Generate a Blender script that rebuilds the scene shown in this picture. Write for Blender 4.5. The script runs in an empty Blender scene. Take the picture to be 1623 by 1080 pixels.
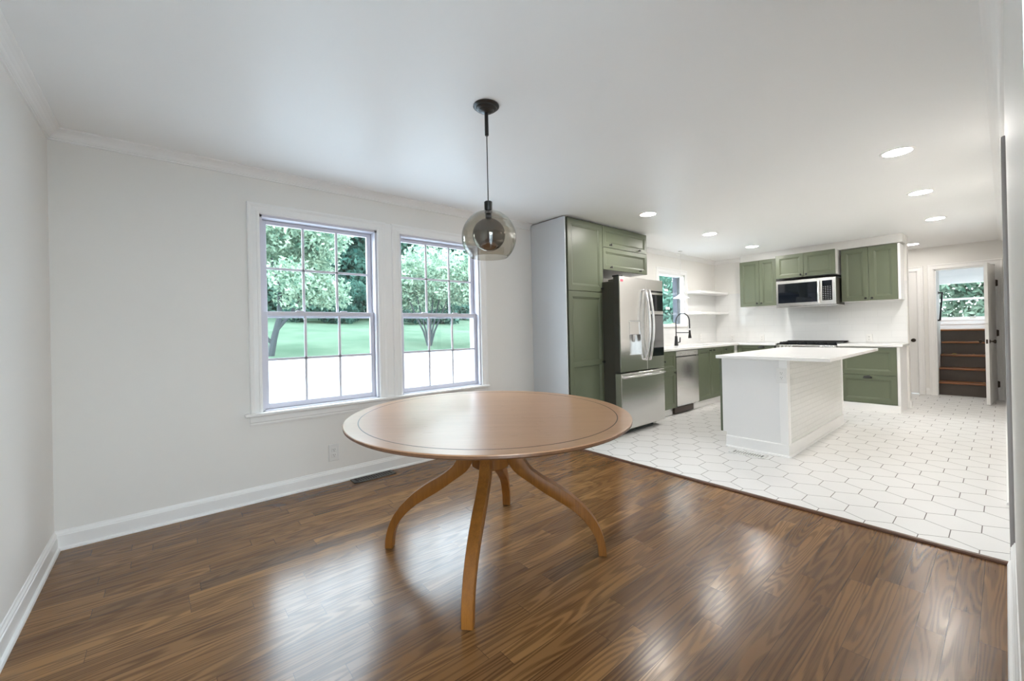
import bpy, bmesh, math, random
import numpy as np
from mathutils import Vector, Matrix
random.seed(7); RNG = np.random.default_rng(11)
S = bpy.context.scene
COL = S.collection
R = math.radians

# ---------------------------------------------------------------- camera
F, YAW, PIT, ROL, CH, SY = 655.357, R(39.975), R(.147), R(-1.234), 1.212, -17.187
fw = Vector((math.sin(YAW)*math.cos(PIT), math.cos(YAW)*math.cos(PIT), math.sin(PIT)))
r0 = Vector((math.cos(YAW), -math.sin(YAW), 0)); u0 = r0.cross(fw)
rr = r0*math.cos(ROL) + u0*math.sin(ROL); uu = -r0*math.sin(ROL) + u0*math.cos(ROL)
cam = bpy.data.cameras.new('camera'); camo = bpy.data.objects.new('camera', cam); COL.objects.link(camo)
cam.sensor_fit = 'HORIZONTAL'; cam.sensor_width = 36; cam.lens = F/1623*36
cam.shift_y = SY/1623; cam.clip_start = .004; cam.clip_end = 300
camo.matrix_world = Matrix(((rr.x, uu.x, -fw.x, 0), (rr.y, uu.y, -fw.y, 0), (rr.z, uu.z, -fw.z, CH), (0, 0, 0, 1)))
S.camera = camo

# ---------------------------------------------------------------- world and exposure
SKY = 5.0
LAMP = 73.0
S.view_settings.view_transform = 'Standard'; S.view_settings.look = 'None'
S.view_settings.gamma = 1; S.view_settings.use_curve_mapping = False
S.view_settings.exposure = 1.58
w = bpy.data.worlds.new('overcast'); S.world = w; w.use_nodes = True
wn = w.node_tree; wn.nodes.clear()
tc = wn.nodes.new('ShaderNodeTexCoord'); sp = wn.nodes.new('ShaderNodeSeparateXYZ'); cr = wn.nodes.new('ShaderNodeValToRGB')
cr.color_ramp.elements[0].position = 0.0; cr.color_ramp.elements[0].color = (.86, .94, 1, 1)
cr.color_ramp.elements[1].position = .8; cr.color_ramp.elements[1].color = (.72, .86, 1, 1)
bg = wn.nodes.new('ShaderNodeBackground'); bg.inputs[1].default_value = SKY
wo = wn.nodes.new('ShaderNodeOutputWorld')
wn.links.new(tc.outputs['Generated'], sp.inputs[0]); wn.links.new(sp.outputs[2], cr.inputs[0])
wn.links.new(cr.outputs[0], bg.inputs[0]); wn.links.new(bg.outputs[0], wo.inputs[0])

def portal(loc, rot, sx, sz):
    l = bpy.data.lights.new('daylight_portal', 'AREA'); l.shape = 'RECTANGLE'; l.size = sx; l.size_y = sz
    l.cycles.is_portal = True
    o = bpy.data.objects.new('daylight_portal', l); COL.objects.link(o); o.location = loc; o.rotation_euler = rot
portal((.99, 3.76, 1.38), (R(-90), 0, 0), .9, 1.5)
portal((2.09, 3.76, 1.38), (R(-90), 0, 0), .9, 1.5)
portal((6.45, 3.76, 1.67), (R(-90), 0, 0), .85, .88)
portal((.30, -.20, 1.05), (R(90), 0, 0), .62, 2.1)
S.cycles.max_bounces = 12; S.cycles.diffuse_bounces = 6; S.cycles.glossy_bounces = 4
S.cycles.transparent_max_bounces = 16; S.cycles.transmission_bounces = 8
S.cycles.sample_clamp_indirect = 8; S.cycles.caustics_reflective = False; S.cycles.caustics_refractive = False
S.cycles.blur_glossy = .5

# ---------------------------------------------------------------- node helpers / materials
class NT:
    def __init__(s, name):
        s.m = bpy.data.materials.new(name); s.m.use_nodes = True; s.t = s.m.node_tree; s.t.nodes.clear()
        s.out = s.n('OutputMaterial')
    def n(s, typ, **kw):
        nd = s.t.nodes.new('ShaderNode'+typ)
        for k, v in kw.items(): setattr(nd, k, v)
        return nd
    def l(s, a, b): s.t.links.new(a, b)
    def put(s, sock, v):
        if isinstance(v, bpy.types.NodeSocket): s.l(v, sock)
        else: sock.default_value = v
    def math(s, op, a, b=0.0, c=0.0):
        nd = s.n('Math', operation=op)
        s.put(nd.inputs[0], a); s.put(nd.inputs[1], b); s.put(nd.inputs[2], c)
        return nd.outputs[0]
    def bsdf(s, col, rough, **kw):
        b = s.n('BsdfPrincipled'); s.put(b.inputs['Base Color'], col if isinstance(col, bpy.types.NodeSocket) else (*col, 1)); s.put(b.inputs['Roughness'], rough)
        for k, v in kw.items(): s.put(b.inputs[k.replace('_', ' ')], v)
        s.l(b.outputs[0], s.out.inputs[0]); return b
    def noise(s, vec, scale, detail=3, rough=.5, dim='3D'):
        nd = s.n('TexNoise', noise_dimensions=dim); s.put(nd.inputs['Vector'], vec) if dim != '1D' else None
        nd.inputs['Scale'].default_value = scale; nd.inputs['Detail'].default_value = detail; nd.inputs['Roughness'].default_value = rough
        return nd.outputs[0]
    def pos(s): return s.n('NewGeometry').outputs['Position']
    def comb(s, x, y, z):
        nd = s.n('CombineXYZ'); s.put(nd.inputs[0], x); s.put(nd.inputs[1], y); s.put(nd.inputs[2], z); return nd.outputs[0]
    def sep(s, v): nd = s.n('SeparateXYZ'); s.l(v, nd.inputs[0]); return nd.outputs
    def ramp(s, f, stops):
        nd = s.n('ValToRGB'); s.put(nd.inputs[0], f); e = nd.color_ramp.elements
        while len(e) < len(stops): e.new(.5)
        for i, (p, c) in enumerate(stops): e[i].position = p; e[i].color = (*c, 1) if len(c) == 3 else c
        return nd.outputs[0]
    def mix(s, f, a, b, mode='MIX'):
        nd = s.n('Mix', data_type='RGBA', blend_type=mode)
        s.put(nd.inputs[0], f)
        s.put(nd.inputs[6], a if isinstance(a, bpy.types.NodeSocket) else (*a, 1)); s.put(nd.inputs[7], b if isinstance(b, bpy.types.NodeSocket) else (*b, 1))
        return nd.outputs[2]
    def bump(s, b, h, strength, dist=.002):
        nd = s.n('Bump'); nd.inputs['Strength'].default_value = strength; nd.inputs['Distance'].default_value = dist
        s.l(h, nd.inputs['Height']); s.l(nd.outputs[0], b.inputs['Normal'])

def plain(name, col, rough=.5, var=.03, scale=3.0, bump=0, bscale=60, **kw):
    t = NT(name); p = t.pos()
    n = t.noise(p, scale, 2)
    c = t.mix(n, tuple(x*(1-var) for x in col), tuple(min(1, x*(1+var)) for x in col))
    b = t.bsdf(c, rough, **kw)
    if bump: t.bump(b, t.noise(p, bscale, 3), bump)
    return t.m

def wood_floor():
    t = NT('stained_oak_floor'); x, y, z = t.sep(t.pos())
    W = .083
    ry = t.math('DIVIDE', y, W); row = t.math('FLOOR', ry); fy = t.math('FRACT', ry)
    wn1 = t.n('TexWhiteNoise', noise_dimensions='1D'); t.l(row, wn1.inputs['W'])
    xo = t.math('MULTIPLY_ADD', wn1.outputs[0], 7.3, x)
    ln = t.math('MULTIPLY_ADD', wn1.outputs[0], .5, .65)
    rx = t.math('DIVIDE', xo, ln); colm = t.math('FLOOR', rx); fx = t.math('FRACT', rx)
    wn2 = t.n('TexWhiteNoise', noise_dimensions='2D'); t.l(t.comb(row, colm, 0), wn2.inputs['Vector'])
    rnd = wn2.outputs[0]; rc = t.sep(wn2.outputs[1])
    off = t.math('MULTIPLY', rnd, 40)
    v = t.comb(t.math('ADD', x, off), y, t.math('MULTIPLY', rc[1], 30))
    # cathedral figure: stretched noise turned into rings
    sv = t.n('VectorMath', operation='MULTIPLY'); t.l(v, sv.inputs[0]); sv.inputs[1].default_value = (.62, 7.5, 1)
    n1 = t.noise(sv.outputs[0], 1.2, 1.6, .45)
    ring = t.math('SINE', t.math('MULTIPLY', n1, 110))
    ring = t.math('POWER', t.math('MULTIPLY_ADD', ring, .5, .5), 1.7)
    sv2 = t.n('VectorMath', operation='MULTIPLY'); t.l(v, sv2.inputs[0]); sv2.inputs[1].default_value = (4, 330, 1)
    fine = t.noise(sv2.outputs[0], 1, 3, .6)
    sv3 = t.n('VectorMath', operation='MULTIPLY'); t.l(v, sv3.inputs[0]); sv3.inputs[1].default_value = (.8, 9, 1)
    blot = t.noise(sv3.outputs[0], 1.6, 3, .6)
    base = t.ramp(rnd, [(0, (.145, .080, .037)), (.3, (.165, .092, .041)), (.6, (.19, .108, .047)), (.8, (.215, .124, .055)), (.94, (.25, .147, .064)), (1, (.12, .072, .040))])
    dark = t.mix(1, base, (.40, .35, .31), 'MULTIPLY')
    g = t.math('MULTIPLY_ADD', fine, .9, t.math('MULTIPLY', ring, .62))
    g = t.math('MULTIPLY_ADD', blot, .55, g)
    gm = t.n('MapRange'); t.l(g, gm.inputs[0]); gm.inputs[1].default_value = .52; gm.inputs[2].default_value = 1.08
    c = t.mix(gm.outputs[0], dark, base)
    c = t.mix(1, c, (1.20, 1.04, .87), 'MULTIPLY')
    ey = t.math('MINIMUM', fy, t.math('SUBTRACT', 1, fy)); ey = t.math('MULTIPLY', ey, W)
    ex = t.math('MULTIPLY', t.math('MINIMUM', fx, t.math('SUBTRACT', 1, fx)), ln)
    e = t.math('LESS_THAN', t.math('MINIMUM', ex, ey), .0009)
    c = t.mix(t.math('MULTIPLY', e, .75), c, (.025, .014, .008))
    rgh = t.math('MULTIPLY_ADD', ring, -.04, t.math('MULTIPLY_ADD', fine, .06, .215))
    b = t.bsdf(c, rgh, Specular_IOR_Level=.40)
    h = t.math('MULTIPLY_ADD', g, .25, t.math('MULTIPLY', t.math('SUBTRACT', 1, e), 1.0))
    t.bump(b, h, .03, .001)
    return t.m

def hex_tile():
    t = NT('white_hexagon_tile'); x, y, z = t.sep(t.pos())
    s = .1347; A, B = 3*s, math.sqrt(3)*s
    px = t.math('SUBTRACT', x, 3.4128); py = t.math('SUBTRACT', y, .1054)
    def cell(o):
        gx = t.math('MULTIPLY', t.math('SUBTRACT', t.math('FRACT', t.math('ADD', t.math('DIVIDE', px, A), .5+o)), .5), A)
        gy = t.math('MULTIPLY', t.math('SUBTRACT', t.math('FRACT', t.math('ADD', t.math('DIVIDE', py, B), .5+o)), .5), B)
        return gx, gy, t.math('ADD', t.math('MULTIPLY', gx, gx), t.math('MULTIPLY', gy, gy))
    ax, ay, ad = cell(0); bx, by, bd = cell(.5)
    k = t.math('LESS_THAN', ad, bd)
    def sel(a, b): return t.math('ADD', t.math('MULTIPLY', a, k), t.math('MULTIPLY', b, t.math('SUBTRACT', 1, k)))
    gx = t.math('ABSOLUTE', sel(ax, bx)); gy = t.math('ABSOLUTE', sel(ay, by))
    d = t.math('MAXIMUM', gy, t.math('ADD', t.math('MULTIPLY', gy, .5), t.math('MULTIPLY', gx, .8660254)))
    edge = t.math('SUBTRACT', s*.8660254, d)
    gr = t.math('LESS_THAN', edge, .0022)
    n = t.noise(t.pos(), 2.2, 3)
    c = t.mix(n, (.73, .715, .70), (.79, .78, .765))
    c = t.mix(gr, c, (.17, .15, .14))
    rg = t.math('MULTIPLY_ADD', gr, .4, .38)
    b = t.bsdf(c, rg)
    sm = t.n('MapRange'); t.l(edge, sm.inputs[0]); sm.inputs[1].default_value = .001; sm.inputs[2].default_value = .005
    t.bump(b, sm.outputs[0], .3, .001)
    return t.m

def wood(name, light, dark, ang=0., scale=1.0, rough=.35, vertical=False, spec=.5):
    t = NT(name); tcn = t.n('TexCoord'); mp = t.n('Mapping'); t.l(tcn.outputs['Object'], mp.inputs[0])
    mp.inputs['Rotation'].default_value = (0, R(90) if vertical else 0, ang)
    sv = t.n('VectorMath', operation='MULTIPLY'); t.l(mp.outputs[0], sv.inputs[0]); sv.inputs[1].default_value = (2*scale, 30*scale, 30*scale)
    n1 = t.noise(sv.outputs[0], 1, 4, .6)
    sv2 = t.n('VectorMath', operation='MULTIPLY'); t.l(mp.outputs[0], sv2.inputs[0]); sv2.inputs[1].default_value = (12*scale, 240*scale, 240*scale)
    n2 = t.noise(sv2.outputs[0], 1, 3, .6)
    g = t.math('MULTIPLY_ADD', n2, .5, t.math('MULTIPLY', n1, .6))
    c = t.ramp(g, [(.35, dark), (.72, light)])
    b = t.bsdf(c, t.math('MULTIPLY_ADD', n2, .08, rough), Specular_IOR_Level=spec)
    t.bump(b, g, .02, .0006); return t.m

def brick(name, tile, grout, bw, bh, axis, rough=.15, gw=.0015, bump=.3):
    t = NT(name); x, y, z = t.sep(t.pos())
    br = t.n('TexBrick'); t.l(t.comb(x if axis == 'x' else y, z, 0), br.inputs[0])
    br.inputs['Color1'].default_value = (*tile, 1); br.inputs['Color2'].default_value = (*[c*.98 for c in tile], 1); br.inputs['Mortar'].default_value = (*grout, 1)
    br.inputs['Scale'].default_value = 1; br.inputs['Brick Width'].default_value = bw; br.inputs['Row Height'].default_value = bh
    br.inputs['Mortar Size'].default_value = gw; br.inputs['Mortar Smooth'].default_value = .3
    b = t.bsdf(br.outputs[0], rough); t.bump(b, t.math('SUBTRACT', 1, br.outputs[1]), bump, .001); return t.m

def steel(name, col=(.80, .79, .775), rough=.22, vertical=True):
    t = NT(name); p = t.pos()
    sv = t.n('VectorMath', operation='MULTIPLY'); t.l(p, sv.inputs[0]); sv.inputs[1].default_value = (400, 400, 3) if vertical else (3, 3, 400)
    n = t.noise(sv.outputs[0], 1, 2)
    b = t.bsdf(col, t.math('MULTIPLY_ADD', n, .03, rough), Metallic=1.0); return t.m

def thin_ior(t, fr, ior):
    bf = t.n('NewGeometry').outputs['Backfacing']  # same reflectance on both faces
    t.l(t.math('MULTIPLY_ADD', bf, 1/ior-ior, ior), fr.inputs[0])
def glass_pane(name='window_glass', tint=(.97, .99, .99), gl=1.0):
    t = NT(name); fr = t.n('Fresnel'); thin_ior(t, fr, 1.45)
    tr = t.n('BsdfTransparent'); tr.inputs[0].default_value = (*tint, 1)
    g = t.n('BsdfGlossy'); g.inputs['Roughness'].default_value = .02
    m = t.n('MixShader'); t.l(t.math('MULTIPLY', fr.outputs[0], gl), m.inputs[0]); t.l(tr.outputs[0], m.inputs[1]); t.l(g.outputs[0], m.inputs[2]); t.l(m.outputs[0], t.out.inputs[0])
    return t.m

def emit(name, col, st):
    t = NT(name); e = t.n('Emission'); e.inputs[0].default_value = (*col, 1); e.inputs[1].default_value = st; t.l(e.outputs[0], t.out.inputs[0]); return t.m

def leafy(name, c1, c2, scale=.8):
    t = NT(name); n = t.noise(t.pos(), scale, 4, .65)
    c = t.ramp(n, [(.35, c1), (.65, c2)])
    d = t.n('BsdfDiffuse'); t.l(c, d.inputs[0]); tl = t.n('BsdfTranslucent'); t.l(c, tl.inputs[0])
    m = t.n('MixShader'); m.inputs[0].default_value = .4; t.l(d.outputs[0], m.inputs[1]); t.l(tl.outputs[0], m.inputs[2]); t.l(m.outputs[0], t.out.inputs[0]); return t.m

M = dict(
    floor=wood_floor(), hex=hex_tile(),
    wall=plain('wall_paint', (.82, .80, .765), .55, .015, 1.5, .04, 90),
    wallk=plain('kitchen_wall_paint', (.80, .785, .755), .55, .015, 1.5),
    ceil=plain('ceiling_paint', (.90, .90, .895), .40, .015, 1.2, .03, 12, Specular_IOR_Level=.24),
    trim=plain('white_trim_paint', (.875, .865, .85), .38, .01),
    vinyl=plain('backlit_white_vinyl', (.66, .65, .71), .35, .01),  # lavender grey of the backlit frames is put into this white
    white=plain('white_cabinet_panel', (.82, .81, .80), .4, .01),
    gpanel=plain('pale_side_panel', (.66, .68, .70), .30, .01),
    green=plain('sage_green_paint', (.125, .145, .092), .38, .04, 2),
    greend=plain('sage_green_edge', (.10, .12, .075), .4, .04, 2),
    black=plain('black_metal', (.012, .012, .012), .28, .1),
    dark=plain('dark_gap', (.02, .02, .018), .5, .1),
    blackp=plain('black_plastic', (.02, .02, .02), .35, .1),
    quartz=plain('white_quartz', (.86, .85, .83), .16, .03, 4),
    steel=steel('brushed_steel'), steelh=steel('brushed_steel_horizontal', vertical=False), chrome=steel('polished_steel', (.86, .85, .84), .1),
    fside=plain('dark_grey_appliance_side', (.075, .072, .06), .35, .04),
    bglass=plain('black_glass', (.006, .008, .012), .04, .05),
    gglass=plain('smoky_door_glass', (.16, .16, .16), .05, .05),
    table=wood('walnut_table_top', (.50, .285, .16), (.42, .228, .120), ang=R(40), scale=.8, rough=.25, spec=.65),
    leg=wood('table_leg_wood', (.30, .118, .022), (.17, .062, .012), ang=0, scale=1.0, rough=.36, vertical=True, spec=.3),
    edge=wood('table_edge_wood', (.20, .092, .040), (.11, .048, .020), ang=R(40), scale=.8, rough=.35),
    line=plain('dark_inlay', (.05, .025, .012), .4),
    felt=plain('foot_pad', (.03, .02, .015), .8),
    reducer=wood('transition_strip_wood', (.13, .055, .028), (.06, .024, .013), ang=R(90), rough=.25),
    plate=plain('white_plastic', (.78, .77, .75), .3, .01),
    slot=plain('outlet_slot', (.05, .045, .04), .5),
    vent=plain('dark_bronze_vent', (.075, .07, .065), .4, .1),
    subway=brick('white_wall_tile', (.80, .80, .79), (.70, .70, .69), .30, .10, 'y', .12),
    subwayx=brick('white_wall_tile_side', (.80, .80, .79), (.70, .70, .69), .30, .10, 'x', .12),
    mosaic=brick('white_island_tile', (.78, .78, .75), (.69, .69, .66), .10, .05, 'x', .22, .003, .7),
    glass=glass_pane(), lamp=emit('lamp_lens', (1, .96, .91), LAMP), lampdim=emit('lamp_lens_dim', (1, .955, .90), LAMP*.6), lamp2=emit('shade_glow', (1, .97, .93), 22),
    riser=plain('dark_brown_riser', (.080, .062, .050), .45, .15, 6), tread=wood('stair_tread_wood', (.36, .13, .035), (.10, .035, .012), ang=R(90), rough=.3),
    grass=leafy('lawn_grass', (.085, .135, .092), (.135, .19, .135), .25),
    concrete=plain('pale_concrete', (.36, .38, .39), .8, .12, .4), gravel=plain('grey_gravel', (.16, .17, .18), .9, .5, 3),
    bark=plain('grey_bark', (.020, .026, .028), .9, .4, 4, .5, 12),
    leafa=leafy('light_leaves', (.06, .13, .09), (.40, .50, .37), 1.6), leafb=leafy('mid_leaves', (.035, .09, .07), (.14, .24, .18), .6),
    leafc=leafy('dark_leaves', (.02, .06, .05), (.08, .16, .125), .5),
    pink=plain('pink_tape', (.75, .12, .18), .5), paper=plain('white_paper', (.8, .8, .8), .6),
    brass=plain('aged_bronze', (.06, .045, .035), .3, .1, Metallic=.8), legend=plain('pale_legend', (.5, .5, .5), .5),
    leafdry=plain('dry_yellow_leaf', (.55, .40, .13), .7), crumb=plain('plaster_crumbs', (.5, .33, .2), .9),
    shadec=plain('shaded_casing_grey', (.36, .34, .33), .4, .02), lock=plain('brass_lock', (.4, .33, .2), .35),  # casing grey is painted-in shade, as its edge faces away from kitchen light
)

# ---------------------------------------------------------------- mesh helpers
class MB:
    def __init__(s): s.b = bmesh.new()
    def box(s, x0, x1, y0, y1, z0, z1, bev=0, seg=1):
        r = bmesh.ops.create_cube(s.b, size=1, matrix=Matrix.Translation(((x0+x1)/2, (y0+y1)/2, (z0+z1)/2)) @ Matrix.Diagonal((abs(x1-x0), abs(y1-y0), abs(z1-z0), 1)))
        if bev:
            es = list({e for v in r['verts'] for e in v.link_edges})
            bmesh.ops.bevel(s.b, geom=es, offset=bev, segments=seg, affect='EDGES', profile=.5)
        return s
    def grid(s, loops, cap0=True, cap1=True, closed=True):
        """bridge successive vertex loops of equal length"""
        L = [[s.b.verts.new(p) for p in lp] for lp in loops]; n = len(L[0])
        for a, b in zip(L, L[1:]):
            for i in range(n if closed else n-1):
                j = (i+1) % n
                try: s.b.faces.new((a[i], a[j], b[j], b[i]))
                except ValueError: pass
        if cap0: s.b.faces.new(list(reversed(L[0])))
        if cap1: s.b.faces.new(L[-1])
        return s
    def lathe(s, prof, c, axis=(0, 0, 1), n=24):
        """prof: list of (radius, height along axis)"""
        ax = Vector(axis).normalized(); a = ax.orthogonal().normalized(); b = ax.cross(a); c = Vector(c)
        s.grid([[c + ax*h + (a*math.cos(2*math.pi*i/n) + b*math.sin(2*math.pi*i/n))*max(r, 1e-4) for i in range(n)] for r, h in prof]); return s
    def tube(s, pts, r, n=10):
        pts = [Vector(p) for p in pts]; rad = r if isinstance(r, (list, tuple)) else [r]*len(pts)
        t = (pts[1]-pts[0]).normalized(); a = t.orthogonal().normalized(); loops = []
        for i, p in enumerate(pts):
            t = (pts[min(i+1, len(pts)-1)] - pts[max(i-1, 0)]).normalized()
            a = (a - t*a.dot(t)).normalized(); b = t.cross(a)
            loops.append([p + (a*math.cos(2*math.pi*k/n) + b*math.sin(2*math.pi*k/n))*rad[i] for k in range(n)])
        s.grid(loops); return s
    def sweep(s, prof, path, N, closed=False, flip=1):
        """extrude closed profile (a sideways, b along N) along a planar path with mitred corners"""
        P = [Vector(p) for p in path]; N = Vector(N).normalized(); n = len(P); loops = []
        for i, p in enumerate(P):
            ts = []
            if closed or i > 0: ts.append((p - P[i-1]).normalized())
            if closed or i < n-1: ts.append((P[(i+1) % n] - p).normalized())
            sd = [N.cross(t)*flip for t in ts]
            m = sd[0] if len(sd) == 1 else (sd[0]+sd[1])/(1+sd[0].dot(sd[1]))
            loops.append([p + m*a + N*b for a, b in prof])
        if closed: loops.append([v.copy() for v in loops[0]])
        s.grid(loops, not closed, not closed)
        if closed: bmesh.ops.remove_doubles(s.b, verts=s.b.verts, dist=1e-6)
        return s
    def front(s, o, u, n, w, h, t=.02, fr=.055, depth=.009):
        """framed door or drawer front: o lower corner on its back, u sideways, n outwards"""
        o, u, n = Vector(o), Vector(u), Vector(n); z = Vector((0, 0, 1)); loops = []
        for i, d in [(0, 0), (0, t-.0015), (.0015, t), (fr, t), (fr+.004, t-.004), (fr+.012, t-.006), (fr+.021, t-depth-.003)]:
            loops.append([o+u*i+z*i+n*d, o+u*(w-i)+z*i+n*d, o+u*(w-i)+z*(h-i)+n*d, o+u*i+z*(h-i)+n*d])
        s.grid(loops); return s
    def shift(s, d): bmesh.ops.translate(s.b, verts=s.b.verts, vec=d); return s

def origin(o):
    v = Vector(o.location)
    while o.parent: o = o.parent; v += o.location
    return v
def obj(name, mb, mat, parent=None, smooth=False, label=None, kind=None):
    b = mb.b; bmesh.ops.recalc_face_normals(b, faces=b.faces)
    if parent is None:
        xs = [v.co for v in b.verts]; c = Vector(((min(v.x for v in xs)+max(v.x for v in xs))/2, (min(v.y for v in xs)+max(v.y for v in xs))/2, min(v.z for v in xs)))
    else: c = origin(parent)
    bmesh.ops.translate(b, verts=b.verts, vec=-c)
    me = bpy.data.meshes.new(name); b.to_mesh(me); b.free(); me.materials.append(M[mat] if isinstance(mat, str) else mat)
    if smooth:
        for p in me.polygons: p.use_smooth = True
        try: me.set_sharp_from_angle(angle=R(38))
        except Exception: pass
    o = bpy.data.objects.new(name, me); COL.objects.link(o)
    if parent is None: o.location = c
    else: o.parent = parent
    if label: o['label'] = label
    if kind: o['kind'] = kind
    return o
def thing(name, label, cat, loc, group=None):
    o = bpy.data.objects.new(name, None); COL.objects.link(o); o.location = loc; o.empty_display_size = .1
    o['label'] = label; o['category'] = cat
    if group: o['group'] = group
    return o
def tag(o, label, cat, group=None, kind=None):
    o['label'] = label; o['category'] = cat
    if group: o['group'] = group
    if kind: o['kind'] = kind
    return o
def struct(name, mb, mat): return obj(name, mb, mat, kind='structure')
BX = lambda *a, **k: MB().box(*a, **k)

# ---------------------------------------------------------------- room shell
H = 2.44; D = 3.539; L = -.508; RW = -.015; XB = 3.187; XE = 8.02; XP = 8.17; XF = 9.70; YH = 2.1
def wall_cells(us, zs, holes):
    """cells of a wall that are not in a hole; us, zs are break lines"""
    us = sorted(set(us)); zs = sorted(set(zs)); out = []
    for a, b in zip(us, us[1:]):
        for c, d in zip(zs, zs[1:]):
            m, k = (a+b)/2, (c+d)/2
            if not any(h[0] < m < h[1] and h[2] < k < h[3] for h in holes): out.append((a, b, c, d))
    return out
def wall(name, axis, u0, u1, t0, t1, z0, z1, holes, mat):
    mb = MB(); us = [u0, u1]; zs = [z0, z1]
    for h in holes: us += [h[0], h[1]]; zs += [max(h[2], z0), h[3]]
    for a, b, c, d in wall_cells(us, zs, holes):
        if axis == 'x': mb.box(a, b, t0, t1, c, d)
        else: mb.box(t0, t1, a, b, c, d)
    bmesh.ops.remove_doubles(mb.b, verts=mb.b.verts, dist=1e-5)
    return struct(name, mb, mat)
W1 = (.544, 1.436, .640, 2.118); W2 = (1.645, 2.537, .640, 2.118); W3 = (6.03, 6.862, 1.235, 2.10)
XR = 11.9
struct('floor', BX(L-.15, XB, RW-.15, D+.2, -.08, 0), 'floor')
struct('floor.001', BX(XB, XR+.2, RW-.15, D+.2, -.08, 0), 'hex')
struct('ceiling', BX(L-.15, XR+.2, RW-.15, D+.2, H, H+.12), 'ceil')
wall('wall_back', 'x', L-.15, XE, D, D+.2, 0, H, [W1, W2, W3], 'wall')
wall('wall_left', 'y', RW, D, L-.15, L, 0, H, [], 'wall')
DR = (3.29, 4.12, -1, 2.05); PD = (-.02, .62, -1, 2.10)
wall('wall_right', 'x', L-.15, XR, RW-.15, RW, 0, H, [DR, PD, (10.9, 11.6, 1.3, 2.1)], 'wall')
struct('wall_end', BX(XE, XP, .88, D+.2, 0, H), 'wallk')
CD = (.945, 1.72, -1, 2.062); SD = (.085, .738, -1, 2.068)
wall('wall_far', 'y', RW, YH, XF, XF+.12, 0, H, [CD, SD], 'wallk')
struct('wall_hall', BX(XP, XF+.12, YH, YH+.12, 0, H), 'wallk')
# stairwell beyond the far opening
struct('wall_stair_left', BX(XF+.12, 10.45, .735, 1.0, 0, H).box(10.45, XR, 1.0, 1.12, 0, H), 'wallk')
W4 = (.10, .90, 1.26, 1.99)
wall('wall_stair_end', 'y', RW, 1.12, XR, XR+.18, 0, H, [W4], 'trim')

CROWN = [(0, 0), (.060, 0), (.060, .007), (.054, .010), (.046, .013), (.034, .020), (.022, .032), (.016, .043), (.013, .046), (.013, .051), (.008, .054), (.008, .062), (0, .065)]
BASE = [(0, 0), (.028, 0), (.028, .006), (.025, .014), (.017, .018), (.016, .019), (.016, .083), (.012, .087), (.011, .093), (.006, .101), (.004, .109), (0, .111)]
def crown(n, path, flip=1): struct(n, MB().sweep(CROWN, path, (0, 0, -1), flip=flip), 'trim')
def base(n, path, flip=1): struct(n, MB().sweep(BASE, path, (0, 0, 1), flip=flip), 'trim')
# walls met clockwise seen from above: right -> left -> back
crown('trim_1', [(XF, RW, H), (L, RW, H), (L, D, H), (3.26, D, H)], flip=1)
crown('trim_2', [(4.87, D, H), (XE, D, H), (XE, 2.99, H)], flip=1)
base('baseboard_left', [(L, RW, 0), (L, D, 0), (3.26, D, 0)], flip=-1)
base('baseboard_right', [(3.20, RW, 0), (.64, RW, 0)], flip=-1)
base('baseboard_kitchen', [(XF, RW, 0), (4.21, RW, 0)], flip=-1)
base('baseboard_partition', [(XP, .88, 0), (XE+.0, .88, 0)], flip=1)
base('baseboard_hall', [(XF, .80, 0), (XF, .86, 0)], flip=1)
# wood transition strip between oak and tile
struct('trim_3', MB().sweep([(-.024, 0), (-.023, .008), (-.014, .014), (.004, .015), (.012, .010), (.014, 0)], [(XB-.004, RW, 0), (XB-.004, 3.0, 0)], (0, 0, 1), flip=-1), 'reducer')

# casing used on every opening
CAS = [(0, 0), (.0, .016), (.006, .019), (.018, .019), (.022, .016), (.050, .014), (.056, .017), (.068, .020), (.076, .018), (.080, .008), (.080, 0)]
def casing(parent, path, N, flip=1, mat='trim', name='casing'):
    return obj(name, MB().sweep(CAS, path, N, flip=flip), mat, parent)

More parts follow.
